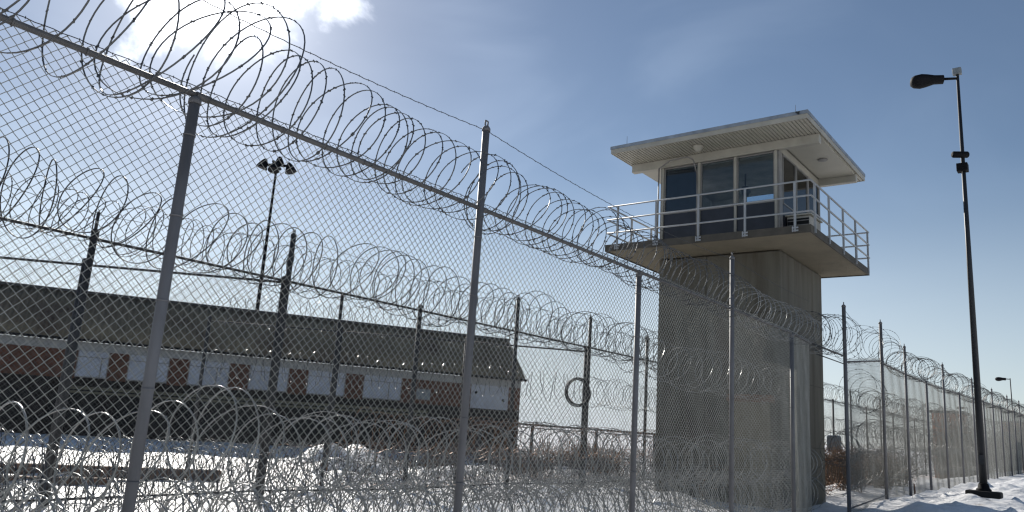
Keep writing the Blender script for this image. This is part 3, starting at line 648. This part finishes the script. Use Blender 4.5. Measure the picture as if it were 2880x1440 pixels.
# corrugated roof with depth
ns = int((S1-S0+.3)/.05); ss_ = np.linspace(S0-.1, S1+.15, ns); cor = .055*np.sin(ss_/.21*2*np.pi)
prof = [(.35, 3.86), (-.6, 4.75), (-1.55, 5.62), (-2.2, 6.10)]
V = []
for o_, z_ in prof:
    for s_, c_ in zip(ss_, cor): V.append(tuple(T(s_, o_+c_*.7, z_+c_*.7)))
for o_, z_ in prof:
    for s_, c_ in zip(ss_, cor): V.append(tuple(T(s_, o_+c_*.7-.05, z_+c_*.7-.06)))
i = np.arange(8*ns).reshape(8, ns); Fq = []
for r_ in range(3):
    Fq.append(np.stack([i[r_, :-1], i[r_, 1:], i[r_+1, 1:], i[r_+1, :-1]], -1)); Fq.append(np.stack([i[r_+4, :-1], i[r_+5, :-1], i[r_+5, 1:], i[r_+4, 1:]], -1))
Fq.append(np.stack([i[0, :-1], i[4, :-1], i[4, 1:], i[0, 1:]], -1)); Fq.append(np.stack([i[3, :-1], i[3, 1:], i[7, 1:], i[7, :-1]], -1))
rf = link('roof', np_mesh('roof', V, np.concatenate(Fq), False), M['roof'], BL)
b = MB()
b.box(S0-.1, S1+.1, -7.4, -2.2, 6.02, 6.12, Tf); b.build('flat_roof', M['roof'], BL)
b = MB(); b.add([T(S1-.02, .3, 3.8), T(S1-.02, -2.2, 6.05), T(S1-.02, -7.4, 6.05), T(S1-.02, -9, 3.8), T(S1-.2, .3, 3.8), T(S1-.2, -2.2, 6.05), T(S1-.2, -7.4, 6.05), T(S1-.2, -9, 3.8)],
      [(0, 3, 2, 1), (4, 5, 6, 7), (0, 1, 5, 4), (1, 2, 6, 5), (2, 3, 7, 6), (3, 0, 4, 7)]); b.build('gable', M['roof'], BL)
b = MB(); b.box(S0-.1, S1+.12, -2.42, -2.0, 6.06, 6.17, Tf); b.build('ridge_cap', M['galv_dark'], BL)
b = MB(); b.box(S0-.1, S1+.12, .36, .46, 3.80, 3.90, Tf); b.build('gutter', M['lamp_dark'], BL)

# timber edging half buried
te = MB(); te.box(0, 5.6, -.10, .10, -.1, .12, lambda p: Vector((-17.5, 4.6, .16))+Vector((.48, .877, 0))*p[0]*1.0+Vector((.877, -.48, 0))*p[1]+Vector((0, 0, p[2])))
tag(te.build('timber_edging', M['timber'], None, bevel=.02), 'low brown timber edging half buried in snow behind the inner fence', 'edging')
te = MB(); te.box(0, 3.2, -.12, .12, -.1, .1, lambda p: Vector((-15.2, 3.9, .14))+Vector((.40, .917, 0))*p[0]+Vector((.917, -.40, 0))*p[1]+Vector((0, 0, p[2])))
tag(te.build('timber_edging', M['timber'], None, bevel=.02), 'shorter dark timber edging in the snow nearer the inner fence', 'edging')

# ------------------------------------------------------------ floodlight mast
FL = thing('floodlight_mast', (-42, 27.9, 0), 'tall thin floodlight mast with four bell lamps behind the building', 'floodlight mast')
b = MB(); b.tube((-42, 27.9, 0), (-42, 27.9, 16.9), .16, .07, 10); b.build('pole', M['lamp_dark'], FL, smooth=True)
fr = Vector((.785, .62, 0)); ff = Vector((-.62, .785, 0)); c0 = Vector((-42, 27.9, 17.05))
b = MB(); b.tube(c0-fr*.7, c0+fr*.7, .09, n=8); b.tube(c0-ff*.8, c0+ff*.8, .09, n=8); b.tube(c0-Vector((0, 0, .3)), c0+Vector((0, 0, .15)), .12, n=10); b.build('cross_arm', M['lamp_dark'], FL, smooth=True)
for d_, zz in ((-fr*.75, .05), (fr*.75, -.12), (-ff*.7+fr*.1, -.35), (ff*.7-fr*.1, .5)):
    b = MB(); b.lathe(c0+d_*1.0+Vector((0, 0, zz+.35)), d_*.45-Vector((0, 0, 1)), [(0, .08), (.12, .16), (.35, .27), (.62, .36), (.68, .37), (.66, .33)], 16); b.build('lamp_head', M['lamp_dark'], FL, smooth=True)

# ------------------------------------------------------------ street lamps
def street_lamp(loc, height, scale, label, group, full=True):
    L = thing('street_lamp', loc, label, 'street lamp', group)
    x, y, z = loc; ht = height
    b = MB(); b.tube((x, y, z-.1), (x, y, z+ht), .080*scale, .033*scale, 16); b.build('pole', M['pole_dark'], L, smooth=True)
    tp = Vector((x, y, z+ht)); ax = Vector((-.93, -.36, .02)).normalized()
    b = MB(); b.tube(tp-Vector((0, 0, .10)), tp-Vector((0, 0, .10))+ax*.36*scale, .03*scale, .035*scale, 8); b.build('arm', M['lamp_dark'], L, smooth=True)
    # cobra head
    side = Vector((-ax.y, ax.x, 0)).normalized()
    o_ = tp-Vector((0, 0, .10))+ax*.30*scale
    secs = [(0, .07, .07, 0), (.02, .13, .12, 0), (.25, .15, .12, 0), (.45, .20, .17, -.01), (.60, .235, .19, -.02), (.76, .21, .165, -.03), (.84, .15, .11, -.035), (.865, .03, .02, -.04)]
    V = []; n = 16
    for h_, wd, tk, dz in secs:
        for k in range(n):
            a_ = 2*math.pi*k/n
            sn = math.sin(a_); V.append(o_+ax*h_*.86*scale+side*math.cos(a_)*wd*scale+Vector((0, 0, (dz+sn*tk*(1.0 if sn < 0 else .75))*scale)))
    F_ = [(j*n+k, j*n+(k+1) % n, (j+1)*n+(k+1) % n, (j+1)*n+k) for j in range(len(secs)-1) for k in range(n)]+[tuple(range(n-1, -1, -1)), tuple(range((len(secs)-1)*n, len(secs)*n))]
    hb = MB(); hb.add(V, F_); hd = hb.build('lamp_head', M['lamp_dark'], L, smooth=True)
    if full:
        b = MB(); b.box(x-.10, x+.09, y-.07, y+.07, z+ht+.0, z+ht+.16); b.build('photocell', M['grey_box'], L, bevel=.01)
        zc = 8.50
        b = MB(); b.lathe((x-.03-.155, y-.11-.12, zc-.015), (.785, .62, .06), [(0, .03), (.012, .065), (.03, .078), (.36, .078), (.378, .065), (.39, .03)], 16); b.build('camera_housing', M['lamp_dark'], L, smooth=True)
        b = MB(); b.box(x-.13, x+.10, y-.13, y+.1, zc-.40, zc-.21); b.build('junction_box', M['lamp_dark'], L, bevel=.01)
        b = MB(); b.lathe((x, y, z-.02), (0, 0, 1), [(0, .15), (.05, .15), (.07, .12), (.16, .10), (.17, .09)], 14)
        b.build('flange', M['lamp_dark'], L, smooth=True)
        b = MB(); b.box(x-.05, x+.05, y-.094, y-.083, z+.55, z+.75); b.build('hand_hole_cover', M['galv_dark'], L)
        b = MB(); b.box(x-.33, x+.33, y-.22, y+.22, z-.14, z-.005); b.build('base_plate', M['black'], L, bevel=.03)
    return L
LZ = .86
street_lamp((-2.41, 20.0, LZ), 9.72, 1.0, 'tall dark street lamp on the snowbank, nearest of the street lamps', 'street lamps')
street_lamp((-8.5, 95.4, .3), 9.3, 1.3, 'small distant street lamp rising above the far end of the fence', 'street lamps', False)
street_lamp((-21.4, 163, 0), 9.9, 1.6, 'tiny faint street lamp seen through the far fence mesh', 'street lamps', False)

# ------------------------------------------------------------ small far things
def hut(x, y, w, d, hgt, label):
    L = thing('rusty_hut', (x, y, h1(x, y)), label, 'hut', 'rusty huts beyond the far fence')
    b = MB(); b.box(x-w/2, x+w/2, y-d/2, y+d/2, 0, hgt); b.build('wall', M['rust'], L, bevel=.02)
    b = MB(); b.box(x-w/2-.15, x+w/2+.15, y-d/2-.15, y+d/2+.15, hgt+.003, hgt+.16); b.build('roof', M['brick_dark'], L, bevel=.02)
    b = MB(); b.box(x-.4, x+.35, y-d/2-.03, y-d/2-.003, .2, 2.2); b.build('door', M['timber'], L)
    b = MB(); b.box(x+w/2+.003, x+w/2+.03, y-.5, y+.5, 1.6, 2.6); b.build('window', M['band'], L)
hut(-8.7, 58.3, 1.7, 2.4, 4.1, 'narrow rusty brown hut behind the fence left of the street lamp pole')
hut(-9.3, 109, 2.6, 4.0, 5.5, 'rusty brown hut behind the fence at the right picture edge')
bx = thing('equipment_box', (-7.95, 28.9, .3), 'grey equipment box on a post just right of the tower shaft', 'equipment box')
b = MB(); b.tube((-7.95, 28.9, .1), (-7.95, 28.9, 1.4), .06); b.build('post', M['galv_dark'], bx)
b = MB(); b.box(-8.15, -7.72, 28.75, 29.1, 1.38, 1.95); b.build('cabinet', M['grey_box'], bx, bevel=.06)
st = MB(); st.tube((-4.75, 25.3, .25), (-4.77, 25.3, .68), .03, .02, 6)
tag(st.build('stake', M['timber'], None), 'short dark stake in the snow at the foot of the far fence', 'stake')

# ------------------------------------------------------------ dry scrub (nobody could count the twigs)
M['scrub'] = mat('dry_twigs', (0.105, 0.075, 0.055), 0.9, 0, 0.45, 2)
def scrub(name, label, clumps, seed):
    rg = np.random.default_rng(seed); P = []; Rf = []
    for (x, y, r, hgt, n) in clumps:
        a = rg.uniform(0, 2*np.pi, n); q = r*np.sqrt(rg.uniform(0, 1, n)); bx = x+q*np.cos(a)*.6; by = y+q*np.sin(a)*.6
        bz = H(bx, by)-.05; u = np.linspace(0, 1, 6)[None, :, None]
        top = np.stack([bx+rg.normal(0, r*.45, n), by+rg.normal(0, r*.45, n), bz+hgt*rg.uniform(.35, 1.05, n)], -1)
        b0 = np.stack([bx, by, bz], -1); mid = (b0+top)/2+rg.normal(0, .12*hgt, (n, 3))+np.array([0, 0, .15*hgt])
        P.append((1-u)**2*b0[:, None]+2*u*(1-u)*mid[:, None]+u*u*top[:, None])
        # side twigs
        k = 3*n; src = rg.integers(0, n, k); t0 = rg.uniform(.3, .95, k)[:, None]
        c = (1-t0)**2*b0[src]+2*t0*(1-t0)*mid[src]+t0*t0*top[src]; e = c+rg.normal(0, .22*hgt**.7, (k, 3))+np.array([0, 0, .08*hgt])
        P.append(c[:, None]+(e-c)[:, None]*u+rg.normal(0, .012, (k, 6, 3)))
    P = np.concatenate(P); ref = np.zeros_like(P); ref[..., 0] = 1; ref[..., 1] = .3
    V, F, *_ = tubes(P, ref, .006, .006, 3)
    tag(link(name, np_mesh(name, V, F), M['scrub']), label, None, None, 'stuff')
rs = random.Random(5)
scrub('dry_scrub', 'brown dry scrub on the snow between the long building and the tower', [(-11.8-rs.uniform(0, 8), 17+rs.uniform(0, 13), rs.uniform(.5, .9), rs.uniform(.5, 1.0), 45) for _ in range(26)], 1)
scrub('dry_scrub', 'brown dry scrub tangled in the wire behind the tallest fence posts', [(-5.6-rs.uniform(0, 3.6), 20.5+rs.uniform(0, 9), rs.uniform(.4, .7), rs.uniform(.7, 1.3), 60) for _ in range(18)], 2)
scrub('dry_scrub', 'tall rust brown dry scrub round the huts behind the far fence', [(-7.2-rs.uniform(0, 2.4), 50+rs.uniform(0, 16), rs.uniform(.7, 1.2), rs.uniform(2.0, 4.0), 150) for _ in range(12)]+[(-7.6-rs.uniform(0, 2.4), 96+rs.uniform(0, 22), rs.uniform(.9, 1.6), rs.uniform(3.0, 5.0), 130) for _ in range(8)], 3)
